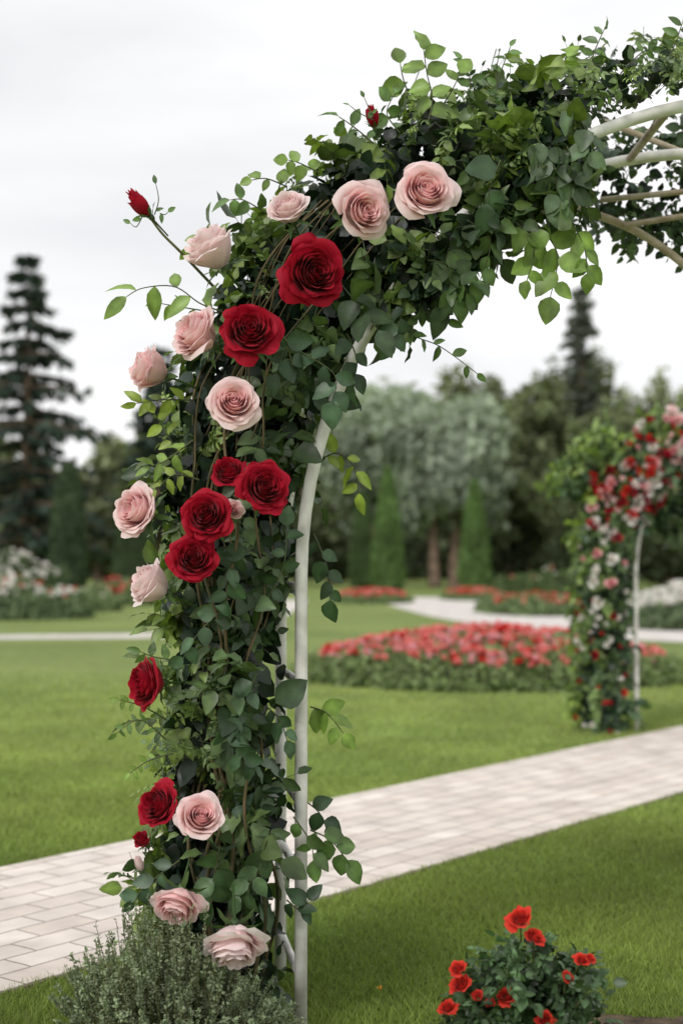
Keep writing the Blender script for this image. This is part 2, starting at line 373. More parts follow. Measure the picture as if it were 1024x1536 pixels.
# ---------------------------------------------------------------- climbing foliage
def foliage(nodes, D, dr, nspray, nfill, lscale, reject=None, light=None, seed=1, small=None, front=.65, holes=0., ramp=1.0):
    r = np.random.default_rng(seed)
    nodes = np.asarray(nodes, float); path = smooth_path(nodes, 200)
    seg = np.linalg.norm(np.diff(path[:, :2], axis=0), axis=1); wgt = np.append(seg, seg[-1])*path[:, 2]; wgt /= wgt.sum()
    tan = nrm(np.gradient(path[:, :2], axis=0)); A = Acc()
    def sample(n, inner):
        i = r.choice(200, n, p=wgt)
        ph = r.uniform(0, 2*math.pi, n)
        ph = np.where((np.sin(ph) > 0) & (r.random(n) < (front-.35)), -ph, ph)
        rad = np.sqrt(r.uniform(.0, .68, n)) if inner else np.sqrt(r.uniform(.55, 1.10, n))
        a = np.cos(ph)*rad; b = np.sin(ph)*rad
        s = i/200
        wob = 1+.10*np.sin(s*61+ph*1.0)+.10*np.sin(s*97+ph*2.3+1)+.08*np.sin(s*173+ph*3)
        hw = path[i, 2]*wob
        nv = np.stack([tan[i, 1], -tan[i, 0]], 1)
        px = path[i, 0]+nv[:, 0]*a*hw+r.normal(0, 3, n); py = path[i, 1]+nv[:, 1]*a*hw+r.normal(0, 3, n)
        d = D+b*dr*wob
        out = nrm(np.stack([nv[:, 0]*a, b*.9, -nv[:, 1]*a], 1))
        keep = np.ones(n, bool)
        if reject is not None: keep = ~reject(px, py, d, r)
        if holes and not inner:
            q = np.sin(px/19+1.3*np.sin(py/31))*np.sin(py/23+1.1*np.sin(px/27+2))+.5*np.sin(px/9+py/13)
            keep &= ~((q < -.22) & (r.random(n) < holes))
        pos = np.array([P(x, y, dd) for x, y, dd in zip(px, py, d)])
        return pos[keep], out[keep], px[keep], py[keep], rad[keep]
    pos, out, px, py, rad = sample(nspray, False); n = len(pos)
    rv = nrm(r.normal(size=(n, 3)))
    yd = nrm(out*.5+rv*.75+np.array([0, 0, -.35])); zd = nrm(out*.8+nrm(r.normal(size=(n, 3)))*.6+np.array([0, 0, .45]))
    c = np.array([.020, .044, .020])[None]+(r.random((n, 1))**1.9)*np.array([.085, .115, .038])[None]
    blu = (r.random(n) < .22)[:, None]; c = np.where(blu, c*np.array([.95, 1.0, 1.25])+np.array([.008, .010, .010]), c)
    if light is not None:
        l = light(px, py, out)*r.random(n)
        c = c*(1-l[:, None])+np.array([.20, .270, .055])[None]*l[:, None]  # backlight put into the colour: left and upward-facing leaves turn yellow-green
    c = c*ramp
    sc = lscale*r.uniform(.5, 1.4, n)
    which = r.integers(0, len(COMP), n)
    sm = small(px, py, r) if small is not None else np.zeros(n, bool)
    for k in range(len(COMP)):
        q = (which == k) & ~sm
        A.add(*place(COMP[k], pos[q]-yd[q]*sc[q][:, None]*.5, yd[q], zd[q], sc[q], c[q]))
    for k in range(len(COMP_SM)):
        q = (which % len(COMP_SM) == k) & sm
        if q.sum():
            for rep in range(2):
                y2 = nrm(yd[q]+r.normal(0, .5, (q.sum(), 3))+np.array([0, 0, .25]))
                A.add(*place(COMP_SM[k], pos[q]-y2*sc[q][:, None]*.35, y2, zd[q], sc[q]*.8, c[q]*1.25+.01))
    pos, out, px, py, rad = sample(nfill, True); n = len(pos)
    yd = nrm(r.normal(size=(n, 3))+np.array([0, 0, -.5])); zd = nrm(out+r.normal(0, .4, (n, 3)))
    c = np.array([.011, .024, .012])[None]*r.uniform(.5, 1.6, (n, 1))*ramp  # inner leaves coloured very dark to paint the shade inside the foliage
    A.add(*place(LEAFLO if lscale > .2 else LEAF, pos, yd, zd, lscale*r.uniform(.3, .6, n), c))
    return A
def near_roses(px, py, d, m_=20):
    rs = np.zeros(len(px), bool)
    for (x, y, rr, k, ax, D, cl, lb) in RO: rs |= (np.hypot(px-x, py-y) < rr+m_) & (d < 3.62)
    return rs
def rej_front(px, py, d, r):
    n = len(px); tx = tube_x(py); low = (py > 505)
    near = (d < 3.68) & (np.abs(px-tx) < 32) & low & (r.random(n) < .96)
    shade = (d < 3.66) & (px > tx-55) & (py > 560) & (py < 840) & (r.random(n) < .6)
    right = low & (px > tx-8) & (r.random(n) < .94)
    gap = (py > 880) & (px > 394+10*np.sin(py/45)) & (r.random(n) < .93)
    ty = 860-np.sqrt(np.clip(725**2-(1180-px)**2, 0, None))
    topn = (px > 885) & (py > ty-24) & (d < 4.3)
    under = (px > 640) & (px < 900) & (py > 365) & (r.random(n) < .5)
    return near | shade | right | topn | gap | near_roses(px, py, d) | (d < 3.40) | under
def rej_mid(px, py, d, r): return near_roses(px, py, d, 24)
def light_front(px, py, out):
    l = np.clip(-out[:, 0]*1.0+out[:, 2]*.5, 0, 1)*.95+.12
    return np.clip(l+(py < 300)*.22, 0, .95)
def small_front(px, py, r):
    z = ((np.hypot(px-430, (py-275)*1.5) < 70) | (np.hypot((px-700)*.7, py-205) < 85) | (np.hypot(px-275, (py-1110)*.6) < 65) | ((px > 850) & (py < 170)) | (np.hypot(px-300, (py-670)*.8) < 50) | (np.hypot(px-430, py-400) < 60) | (np.hypot(px-265, (py-640)*.5) < 40))
    return z & (r.random(len(px)) < .8)
nodes1 = [(325, 1500, 95), (325, 1400, 108), (328, 1300, 106), (336, 1150, 98), (342, 1020, 92), (348, 900, 90), (346, 800, 96), (346, 700, 100), (362, 610, 104), (402, 520, 114), (458, 435, 120), (527, 362, 122), (602, 300, 118), (690, 246, 110), (780, 224, 115), (850, 208, 100)]
rose1 = thing('climbing_rose', (-.3, 3.7, 0), 'climbing rose with crimson and pale pink blooms smothering the foreground white arch', 'climbing rose', None)
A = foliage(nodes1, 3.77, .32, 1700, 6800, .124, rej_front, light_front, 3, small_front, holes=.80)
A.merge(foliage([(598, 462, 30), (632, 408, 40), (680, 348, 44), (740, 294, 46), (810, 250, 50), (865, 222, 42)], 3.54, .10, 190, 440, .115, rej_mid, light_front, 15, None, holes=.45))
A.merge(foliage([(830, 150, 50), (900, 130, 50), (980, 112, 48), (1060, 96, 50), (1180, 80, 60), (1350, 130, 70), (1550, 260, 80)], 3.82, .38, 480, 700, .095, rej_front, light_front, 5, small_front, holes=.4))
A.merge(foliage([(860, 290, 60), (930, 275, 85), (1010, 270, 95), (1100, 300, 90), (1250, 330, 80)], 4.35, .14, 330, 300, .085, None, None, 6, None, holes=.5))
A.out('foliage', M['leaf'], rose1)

for i in range(16):
    x0 = rng.uniform(300, 405); d = rng.uniform(3.44, 3.7); pts = []
    for s, y in enumerate(np.linspace(1500, 300, 22)):
        tx = float(tube_x(np.array(y)))
        x = tx-(452-x0)*(1 if y > 860 else 1+(860-y)/900)+14*math.sin(y/90+i*2)+8*math.sin(y/37+i)
        pts.append(P(x, y, d+.04*math.sin(y/120+i*3)))
    V, T = tube(smooth_path(pts, 70), np.linspace(.0065, .0025, 70)*rng.uniform(.4, 1.0), 6)
    build('vine_stem', V, T, M['stem'], rose1)

def spray(parent, pix, D, lp, n, col, hw='r', seed=0, name='leaf_spray', stemr=.0022, droop=-.35, up=0.3, Dend=None, mat='gstem'):
    r = np.random.default_rng(seed+100)
    Dend = D if Dend is None else Dend
    k = len(pix); pts = [P(p[0], p[1], D+(Dend-D)*i/(k-1)) for i, p in enumerate(pix)]
    path = smooth_path(pts, 24)
    V, T = tube(path, np.linspace(stemr, stemr*.5, 24), 6)
    cc = np.tile(np.array([.08, .10, .035]), (len(V), 1)); A = Acc(); A.add(V, T, cc)
    tan = nrm(np.gradient(path, axis=0))
    for i in range(n):
        f = .2+.8*i/max(1, n-1); j = min(23, int(f*23)); sd = 1 if i % 2 else -1
        tt = tan[j]; side = nrm(np.cross(tt, (0, 1, 0)))*sd
        y = tt*.5+side*.9+r.normal(0, .25, 3)+np.array([0, 0, droop]) if i < n-1 else tt+np.array([0, 0, droop*.5])
        z = np.array([r.normal(0, .5), -1.0+r.normal(0, .3), up+r.normal(0, .35)])
        tp = leaf_tpl((.37 if hw == 'r' else .26)*r.uniform(.85, 1.12), fold=r.uniform(.1, .5), droop=r.uniform(.05, .45), wav=r.uniform(0, .04))
        A.add(*place(tp, [path[j]], [y], [z], [lp/600*D/3.55*r.uniform(.75, 1.12)], [np.array(col)*r.uniform(.7, 1.3)]))
    return A.out(name, M['leaf'], parent)
LG = (.16, .245, .055); MG = (.090, .155, .045); DG = (.040, .078, .035); YG = (.23, .31, .05)
SP = [
 ([(640, 190), (648, 150), (640, 110), (635, 75)], 3.5, 42, 8, LG, 'r'),
 ([(655, 170), (675, 140), (690, 110)], 3.55, 32, 5, LG, 'r'),
 ([(600, 200), (580, 170), (592, 140)], 3.6, 32, 5, MG, 'r'),
 ([(620, 160), (605, 120), (600, 95)], 3.6, 38, 4, LG, 'r'),
 ([(560, 215), (530, 190), (508, 175)], 3.5, 30, 5, MG, 'n'),
 ([(480, 260), (450, 245), (432, 240)], 3.6, 26, 5, LG, 'r'),
 ([(430, 280), (400, 268), (378, 270)], 3.6, 26, 4, LG, 'r'),
 ([(400, 320), (365, 300), (345, 300)], 3.6, 30, 5, MG, 'r'),
 ([(340, 355), (310, 350), (285, 372)], 3.6, 26, 4, LG, 'r'),
 ([(335, 468), (300, 455), (262, 430), (215, 432), (190, 445)], 3.45, 48, 6, LG, 'n'),
 ([(330, 470), (280, 462), (240, 455)], 3.5, 26, 5, LG, 'n'),
 ([(290, 600), (240, 600), (205, 605)], 3.5, 32, 6, YG, 'n'),
 ([(275, 690), (250, 650), (232, 620)], 3.5, 28, 6, YG, 'n'),
 ([(290, 660), (250, 690), (225, 700)], 3.45, 30, 6, LG, 'n'),
 ([(300, 720), (262, 712), (235, 735)], 3.45, 28, 6, YG, 'n'),
 ([(480, 690), (505, 680), (530, 700), (538, 740)], 3.6, 34, 8, YG, 'n'),
 ([(470, 800), (490, 850), (495, 900)], 3.62, 32, 7, DG, 'r'),
 ([(465, 1060), (490, 1070), (515, 1100)], 3.6, 38, 6, LG, 'r'),
 ([(465, 1245), (495, 1260), (520, 1290)], 3.5, 40, 6, MG, 'r'),
 ([(440, 1225), (465, 1262), (470, 1290)], 3.48, 34, 5, MG, 'r'),
 ([(430, 1350), (450, 1365), (462, 1350)], 3.48, 34, 5, DG, 'r'),
 ([(440, 1190), (475, 1215), (490, 1240)], 3.6, 30, 5, DG, 'r'),
 ([(400, 900), (425, 850), (430, 790)], 3.48, 30, 6, DG, 'r'),
 ([(560, 420), (590, 460), (615, 500), (660, 520), (715, 560)], 3.5, 24, 12, MG, 'n'),
 ([(605, 455), (598, 485), (585, 510)], 3.46, 34, 5, DG, 'r'),
 ([(520, 500), (535, 540), (530, 572)], 3.46, 34, 5, DG, 'r'),
 ([(640, 390), (680, 400), (700, 440)], 3.45, 38, 6, MG, 'r'),
 ([(700, 330), (735, 360), (720, 420)], 3.45, 36, 7, MG, 'r'),
 ([(770, 330), (800, 370), (790, 420)], 3.45, 38, 7, LG, 'r'),
 ([(800, 330), (835, 380), (825, 445)], 3.45, 46, 7, LG, 'r'),
 ([(850, 320), (875, 370), (880, 410)], 3.45, 38, 7, LG, 'r'),
 ([(680, 350), (668, 400), (685, 450)], 3.45, 34, 6, MG, 'r'),
 ([(600, 440), (640, 470), (670, 480)], 3.5, 26, 7, MG, 'n'),
 ([(850, 150), (880, 200), (880, 240)], 3.42, 40, 7, (.09, .14, .07), 'r'),
 ([(800, 200), (830, 250), (835, 300)], 3.42, 42, 8, (.09, .14, .07), 'r'),
 ([(850, 220), (860, 260), (850, 310)], 3.42, 40, 8, (.08, .13, .06), 'r'),
 ([(750, 240), (735, 280), (730, 305)], 3.4, 56, 3, (.06, .11, .05), 'r'),
 ([(740, 150), (750, 110), (765, 70)], 3.6, 22, 8, MG, 'n'),
 ([(745, 150), (744, 110), (748, 78)], 3.6, 8, 3, DG, 'n'),
 ([(880, 120), (890, 80), (905, 45)], 3.6, 26, 9, MG, 'n'),
 ([(930, 110), (960, 80), (975, 75)], 3.6, 24, 7, MG, 'n'),
 ([(990, 110), (1010, 70), (1024, 30)], 3.6, 26, 9, MG, 'n'),
 ([(700, 150), (705, 120), (692, 90)], 3.6, 24, 6, MG, 'n'),
 ([(820, 130), (840, 100), (850, 85)], 3.6, 30, 6, LG, 'r'),
 ([(250, 1080), (215, 1060), (180, 1050)], 3.5, 16, 9, LG, 'n'),
 ([(250, 1110), (210, 1080), (175, 1100)], 3.5, 16, 9, MG, 'n'),
 ([(260, 1130), (225, 1140), (195, 1160)], 3.5, 16, 9, LG, 'n'),
 ([(270, 1290), (230, 1320), (200, 1350)], 3.42, 32, 6, (.07, .12, .07), 'r'),
 ([(260, 990), (230, 985), (212, 978)], 3.5, 24, 5, MG, 'n'),
 ([(400, 1260), (385, 1310), (360, 1345)], 3.40, 44, 7, (.08, .14, .06), 'r'),
 ([(330, 1270), (320, 1320), (315, 1350)], 3.40, 40, 6, (.07, .13, .05), 'r'),
 ([(360, 930), (330, 920), (290, 960), (270, 1000)], 3.40, 36, 8, (.055, .105, .05), 'r'),
 ([(380, 820), (345, 850), (340, 900)], 3.40, 36, 8, (.05, .095, .045), 'r'),
 ([(400, 480), (440, 520), (500, 560), (500, 600)], 3.40, 42, 9, (.05, .095, .05), 'r'),
 ([(440, 560), (430, 520), (415, 560)], 3.40, 40, 5, (.05, .095, .05), 'r'),
 ([(330, 1080), (350, 1120), (380, 1150)], 3.40, 34, 8, (.045, .09, .04), 'r'),
 ([(385, 1010), (365, 1060), (358, 1100)], 3.40, 36, 7, (.05, .095, .045), 'r'),
 ([(400, 1060), (420, 1080), (430, 1110)], 3.46, 32, 5, (.05, .095, .045), 'r'),
 ([(310, 740), (350, 750), (370, 790)], 3.38, 30, 7, (.08, .12, .06), 'r'),
]
for i, (pix, D, lp, n, c, hw) in enumerate(SP): spray(rose1, pix, D, lp, n, c, hw, seed=i)
for i, (x, y, r_, k, ax, D, cl, lb) in enumerate(RO):
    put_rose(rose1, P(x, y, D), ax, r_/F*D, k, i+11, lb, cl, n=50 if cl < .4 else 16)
V, T = tube(smooth_path([P(228, 330, 3.43), P(245, 352, 3.44), P(275, 382, 3.47), P(330, 440, 3.6)], 16), np.linspace(.0028, .004, 16), 7); build('bud_stem', V, T, M['gstem'], rose1)
for i, pp in enumerate([[(232, 322), (238, 300), (234, 276)], [(215, 322), (205, 340), (196, 335)], [(240, 320), (247, 322), (252, 318)], [(560, 180), (540, 170), (524, 158)], [(560, 175), (552, 160), (546, 146)]]):
    spray(rose1, pp, 3.42, 14, 2, MG, 'n', seed=300+i, name='bud_sepal', stemr=.0016)

rose2 = thing('climbing_rose', (X2-.2, 10.1, 0), 'blurred climbing rose with white, pink and red blooms on the distant arch at right', 'climbing rose')
nodes2 = [(900, 1100, 42), (900, 1000, 46), (900, 900, 42), (908, 810, 46), (925, 755, 55), (958, 705, 54), (1005, 665, 50), (1080, 632, 46), (1170, 615, 45), (1280, 640, 45), (1380, 720, 45), (1430, 830, 45), (1440, 1080, 45)]
def rej2(px, py, d, r): return (np.abs(px-953) < 10) & (py > 790) & (d < 10.3)
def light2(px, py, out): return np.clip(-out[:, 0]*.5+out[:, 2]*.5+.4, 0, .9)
A = foliage(nodes2, 10.15, .32, 1300, 3000, .15, rej2, light2, 9, None, ramp=1.35)
A.merge(foliage([(828, 742, 16), (850, 722, 26), (878, 700, 32), (905, 680, 36), (930, 655, 30)], 10.1, .2, 120, 50, .15, None, light2, 10, None, ramp=1.6))
A.merge(foliage([(985, 770, 22), (1020, 775, 28), (1060, 760, 28)], 10.3, .15, 60, 60, .15, None, None, 12, None))
A.out('foliage', M['leaf'], rose2)
path2 = smooth_path(np.array(nodes2, float), 300)
MINI = {}
def mini(kind, seed):
    if (kind, seed) not in MINI:
        V, T, C = rose_geo(seed, kind, 12, 5, 4, .1); V = V/1.0; V[:, 2] -= .3; MINI[(kind, seed)] = (V, T, C)
    return MINI[(kind, seed)]
SB = Acc()
for i in range(250):
    j = int(rng.integers(0, 178)) if i % 2 else int(rng.integers(90, 178)); c = path2[j]; tn = path2[min(j+1, 299)][:2]-path2[max(j-1, 0)][:2]; tn = tn/np.linalg.norm(tn)
    a = rng.uniform(-1, 1); x = c[0]+tn[1]*a*c[2]; y = c[1]-tn[0]*a*c[2]
    if abs(x-953) < 14 and y > 790: x -= 40
    D = 10.15-.36*math.sqrt(max(0, 1-a*a))-.05
    k = ['red', 'red', 'white', 'hotpink', 'pink', 'blush', 'scarlet', 'white'][int(rng.integers(0, 8))]
    if y > 930: k = ['red', 'red', 'white', 'scarlet'][int(rng.integers(0, 4))]
    elif y > 800: k = ['red', 'white', 'white', 'white', 'hotpink'][int(rng.integers(0, 5))]
    r_ = rng.uniform(6, 12) if y < 930 else rng.uniform(4, 8)
    if i >= 98: r_ = rng.uniform(3, 6)
    V, T, C = mini(k, 1+i % 3)
    ax = (rng.uniform(-.5, .5), -1, rng.uniform(-.2, .6)); R = frame_z(ax, i)
    W = (V*r_/F*D)@R.T+P(x, y, D)
    if i < 98: build('rose_bloom', W, T, M['petal'], rose2, C)
    else: SB.add(W, T, C)
o = SB.out('small_blooms', M['petal'], rose2); o['kind'] = 'stuff'

# ---------------------------------------------------------------- setting
def flat(name, pts, z, mat):
    n = len(pts); V = np.array([(p[0], p[1], z) for p in pts])
    T = np.array([(0, i, i+1) for i in range(1, n-1)])
    o = build(name, V, T, mat, None, smooth=False); o['kind'] = 'structure'; return o
V = np.array([(-400, -30, 0), (400, -30, 0), (400, 700, 0), (-400, 700, 0)], float)
o = build('lawn', V, [(0, 1, 2, 3)], M['lawn'], smooth=False); o['kind'] = 'structure'
a0 = G(0, 1492); a1 = G(1024, 1195); b0 = G(0, 1310); b1 = G(1024, 1090)
d = nrm(((a1-a0)+(b1-b0))[:2]); nn = np.array([-d[1], d[0]])
mid = (a0+a1)[:2]/2; wid = float(np.dot(((b0+b1)[:2]/2-mid), nn))
PA, PD, PN, PW = mid, d, nn, wid
V, uv, T = [], [], []
S_ = np.linspace(-9, 40, 80)
prof = [(-.004, -.02), (0, .012), (.006, .018), (wid-.006, .018), (wid, .012), (wid+.004, -.02)]
for s in S_:
    for (w, z) in prof:
        p = mid+d*s+nn*w; V.append((p[0], p[1], z)); uv.append((s, w))
k = len(prof)
for i in range(len(S_)-1):
    for j in range(k-1): T.append((i*k+j, (i+1)*k+j, (i+1)*k+j+1, i*k+j+1))
o = build('paved_path', V, T, M['paver'], None, uv=uv, smooth=False); o['kind'] = 'structure'
def ribbon(name, pts, w, z, mat):
    p = smooth_path(pts, 60); w = np.interp(np.linspace(0, 1, 60), np.linspace(0, 1, len(w)), w)
    t = nrm(np.gradient(p[:, :2], axis=0)); n_ = np.stack([-t[:, 1], t[:, 0]], 1)
    V = []
    for i in range(60):
        for s in (-.5, .5): q = p[i, :2]+n_[i]*w[i]*s; V.append((q[0], q[1], z))
    T = [(2*i, 2*i+2, 2*i+3, 2*i+1) for i in range(59)]
    o = build(name, V, T, mat, smooth=False); o['kind'] = 'structure'
ribbon('gravel_path', [G(1500, 968), G(1200, 962), G(1024, 956), G(860, 940), G(760, 927), G(700, 914), G(660, 903), G(620, 896)], [2.2, 2.2, 2.4, 2.6, 3.0, 3.4, 4.0, 4.0], .004, M['gravel'])
ribbon('gravel_path', [G(-600, 962), G(-200, 957), G(100, 955), G(260, 952), G(340, 940), G(400, 915), G(430, 900)], [1.3, 1.3, 1.5, 1.5, 1.5, 1.5], .004, M['gravel'])
SOIL = np.array([.80, 3.24]); pts = []
def soil_r(a): return 1+.08*np.sin(3*a)+.05*np.sin(7*a)
for a in np.linspace(0, 2*math.pi, 48, endpoint=False):
    pts.append((SOIL[0]+.40*soil_r(a)*math.cos(a), SOIL[1]+.46*soil_r(a)*math.sin(a)))
flat('soil_patch', pts, .012, M['soil'])

n = 420000
Y = 2.95*np.exp(rng.random(n)*math.log(16/2.95)); X = (rng.random(n)*2-1)*(.26*Y+.25)
w = (X-PA[0])*PN[0]+(Y-PA[1])*PN[1]
sa = np.arctan2((Y-SOIL[1])/.46, (X-SOIL[0])/.40)
keep = ((w < .010) | (w > PW-.010)) & (np.hypot((X-SOIL[0])/.40, (Y-SOIL[1])/.46) > .97*soil_r(sa))
keep &= (Y < 8) | (rng.random(n) < (16-Y)/8)
CB = (P(735, 990, 15.0)[0], 15.0)
keep &= (X-CB[0])**2+(Y-CB[1])**2 > 2.0**2
X, Y = X[keep], Y[keep]; n = len(X)
ph = rng.uniform(0, 2*math.pi, n); wd = .0018*np.maximum(1, Y/4.0)*rng.uniform(.8, 1.4, n); hh = rng.uniform(.014, .034, n)*np.where(Y > 8, .8, 1)
ln = rng.normal(0, .018, (n, 2))
V = np.zeros((n, 3, 3)); V[:, 0] = np.stack([X-np.cos(ph)*wd, Y-np.sin(ph)*wd, np.zeros(n)], 1); V[:, 1] = np.stack([X+np.cos(ph)*wd, Y+np.sin(ph)*wd, np.zeros(n)], 1)
V[:, 2] = np.stack([X+ln[:, 0], Y+ln[:, 1], hh], 1)
patch = .5+.5*np.sin(X*1.9+np.sin(Y*1.3)*1.5)*np.sin(Y*1.7+X*.6)
fy = np.clip((Y-4)/6, 0, 1)[:, None]  # shade of the near lawn put into blade colour: darker close, lighter farther
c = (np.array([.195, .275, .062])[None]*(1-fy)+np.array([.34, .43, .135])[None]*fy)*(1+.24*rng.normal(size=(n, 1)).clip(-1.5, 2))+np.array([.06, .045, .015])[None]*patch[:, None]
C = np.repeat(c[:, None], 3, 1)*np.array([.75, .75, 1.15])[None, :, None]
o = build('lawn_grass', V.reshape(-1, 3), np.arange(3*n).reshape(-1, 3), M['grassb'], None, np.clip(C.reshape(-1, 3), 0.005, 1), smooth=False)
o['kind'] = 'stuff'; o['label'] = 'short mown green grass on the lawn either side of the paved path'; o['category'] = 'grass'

# ---------------------------------------------------------------- herb shrub
bx = P(265, 1560, 3.35)[0]
sh = thing('herb_shrub', (bx, 3.35, 0), 'grey green bushy herb with tiny leaves at the foot of the foreground arch', 'shrub')
A = Acc(); St = Acc(); r = np.random.default_rng(5)
for i in range(760):
    a = r.uniform(0, 2*math.pi); q = math.sqrt(r.random()); dx = math.cos(a)*q*.28; dy = math.sin(a)*q*.20
    hgt = (.35-.20*q**2)*r.uniform(.66, 1.14)*(1.0 if dx < .05 else .86-dx*.9)
    b0 = np.array([bx+dx*.45, 3.33+dy*.45, 0]); b1 = np.array([bx+dx+r.normal(0, .02), 3.33+dy+r.normal(0, .02), hgt])
    ctrl = [b0, b0*.5+b1*.5+np.array([dx*.15, dy*.15, .03]), b1]; pth = smooth_path(ctrl, 8)
    V, T = tube(pth, np.linspace(.0016, .0007, 8), 3, False); St.add(V, T)
    m_ = 38; f = r.uniform(.3, 1, m_)**.8; pos = np.array([np.array([np.interp(ff, np.linspace(0, 1, 8), pth[:, k_]) for k_ in range(3)]) for ff in f])
    yd = nrm(r.normal(size=(m_, 3))+np.array([0, 0, .8])); zd = nrm(r.normal(size=(m_, 3))+np.array([0, -.3, .7]))
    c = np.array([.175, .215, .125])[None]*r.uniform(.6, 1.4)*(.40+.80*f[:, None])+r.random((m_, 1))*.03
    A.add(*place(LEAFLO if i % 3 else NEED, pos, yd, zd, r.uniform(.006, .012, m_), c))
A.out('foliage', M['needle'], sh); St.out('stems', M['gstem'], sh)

# ---------------------------------------------------------------- red rose bush
bx = P(790, 1600, 3.1)[0]
rb = thing('rose_bush', (bx, 3.1, 0), 'low rose bush with small orange red blooms in the near lawn at lower right', 'rose bush')
tips = [(780, 1378, 22), (801, 1406, 18), (686, 1453, 15), (690, 1478, 19), (760, 1495, 18), (670, 1512, 16), (872, 1440, 13), (851, 1466, 11), (816, 1530, 16), (716, 1494, 11), (735, 1503, 9), (884, 1438, 10)]
A = Acc()
for i, (x, y, r_) in enumerate(tips+[(740, 1435, 0), (825, 1445, 0), (880, 1490, 0), (785, 1430, 0), (850, 1500, 0), (720, 1515, 0), (780, 1510, 0), (895, 1530, 0), (760, 1455, 0), (840, 1475, 0)]):
    D = 3.02+.1*math.sin(i*2.1) if r_ == 0 else 2.99; tip = P(x, y, D)
    base = np.array([bx+rng.normal(0, .02), 3.1+rng.normal(0, .02), 0.0])
    pth = smooth_path([base, base*.45+tip*.55+np.array([0, .02, .01]), tip], 14)
    V, T = tube(pth, np.linspace(.0035, .0015, 14), 6); build('stem', V, T, M['gstem'], rb)
    for j in range(3, 12 if r_ else 14):
        for q in range(5):
            yd = nrm(rng.normal(size=3)+np.array([0, -.2, .1])); zd = rng.normal(size=3)*.5+np.array([0, -.4, 1])
            c = np.array([.045, .080, .034])*rng.uniform(.5, 2.0)
            A.add(*place(COMP[int(rng.integers(0, 10))], [pth[j]], [yd], [zd], [rng.uniform(.035, .062)], [c]))
    if r_:
        V, T, C = rose_geo(60+i, 'orange', 26, 9, 6, 0.)
        V = V*np.array([1, 1, .65])*(1+.08*np.sin(V[:, [1]]*11+V[:, [0]]*9)); V[:, 2] -= .3
        R = frame_z((rng.uniform(-.5, .5), -.65, rng.uniform(.7, 1.1)), i*1.9)
        build('rose_bloom', (V/1.10*r_/F*D)@R.T+P(x, y, D-.03), T, M['petal'], rb, C)
A.out('foliage', M['leaf'], rb)
g = G(570, 1502)
V, T, C = rose_geo(5, 'scarlet', 5, 6, 5, 0); V *= .010; C = C*0+np.array([.8, .38, .04])
o = build('fallen_blossom', V+np.array([g[0], g[1], .030]), T, M['petal'], None, C); o['label'] = 'tiny orange blossom lying on the near lawn'; o['category'] = 'blossom'

# ---------------------------------------------------------------- flower beds
def bed(Dc, px, rx, ry, h, fol, kinds, nb, label, lf=.10, nleaf=5000, br=.07, seed=0, border=.12, rim=.35, wild=0.):
    r = np.random.default_rng(seed+500); cx = P(px, 900, Dc)[0]
    t = thing('flower_bed', (cx, Dc, 0), label, 'flower bed')
    A = Acc(); n = nleaf
    prof = lambda q_: h*(rim+(1-rim)*np.clip(1-q_**2, 0, 1)**.60)
    def lumps(x, y): return 1+wild*(np.sin(x*3.1+y*1.7+seed)*.5+np.sin(x*6.7-y*2.9+seed*2)*.35)
    a = r.uniform(0, 2*math.pi, n); q = np.sqrt(r.random(n)); edge = r.random(n) < .35; q = np.where(edge, r.uniform(.95, 1.02, n), q)
    wav = 1+.03*np.sin(a*9)+.02*np.sin(a*23+1)
    X = rx*q*np.cos(a)*wav; Yy = ry*q*np.sin(a)*wav; lu = lumps(X, Yy)
    z = np.where(edge, r.random(n)*h*rim, prof(q)*r.uniform(.72, 1.05, n)*lu)
    pos = np.stack([cx+X, Dc+Yy, z], 1)
    out = np.stack([np.cos(a)*np.where(edge, 1, .2), np.sin(a)*np.where(edge, 1, .2), np.where(edge, .5, 1.)], 1)
    zd = nrm(out+r.normal(0, .5, (n, 3))); yd = nrm(r.normal(size=(n, 3))+out*.3+np.array([0, 0, .3]))
    c = np.array(fol)[None]*r.uniform(.55, 1.5, (n, 1))
    A.add(*place(LEAFLO, pos, yd, zd, lf*r.uniform(.7, 1.4, n), c))
    m_ = 40; an = np.arange(m_)/m_*2*math.pi; rings = [(.97, 0), (.93, h*rim*.5), (.6, h*.62), (.3, h*.72)]; V = []; T = []
    for (q_, z_) in rings: V.append(np.stack([cx+rx*q_*np.cos(an), Dc+ry*q_*np.sin(an), np.full(m_, z_)], 1))
    V = np.vstack(V+[np.array([[cx, Dc, h*.75]])])
    for k in range(3):
        for i in range(m_):
            j = (i+1) % m_; T += [(k*m_+i, k*m_+j, k*m_+m_+j), (k*m_+i, k*m_+m_+j, k*m_+m_+i)]
    for i in range(m_): T.append((3*m_+i, 3*m_+(i+1) % m_, 4*m_))
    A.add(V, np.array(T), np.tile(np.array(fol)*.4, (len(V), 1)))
    A.out('foliage', M['needle'], t)
    B = Acc()
    a = r.uniform(0, 2*math.pi, nb); q = np.sqrt(r.random(nb))*(1-border)
    X = rx*q*np.cos(a); Yy = ry*q*np.sin(a)
    z = prof(q)*r.uniform(.92, 1.12, nb)*lumps(X, Yy)+.02
    for i in range(nb):
        k = kinds[int(r.integers(0, len(kinds)))]; V, T, C = mini(k, 1+i % 3)
        R = frame_z((r.normal(0, .4), -.5+r.normal(0, .3), 1), i)
        B.add((V*br*r.uniform(.7, 1.25))@R.T+np.array([cx+X[i], Dc+Yy[i], z[i]]), T, C)
    o = B.out('blooms', M['petal'], t); o['kind'] = 'stuff'
    return t
GF = (.16, .21, .085)
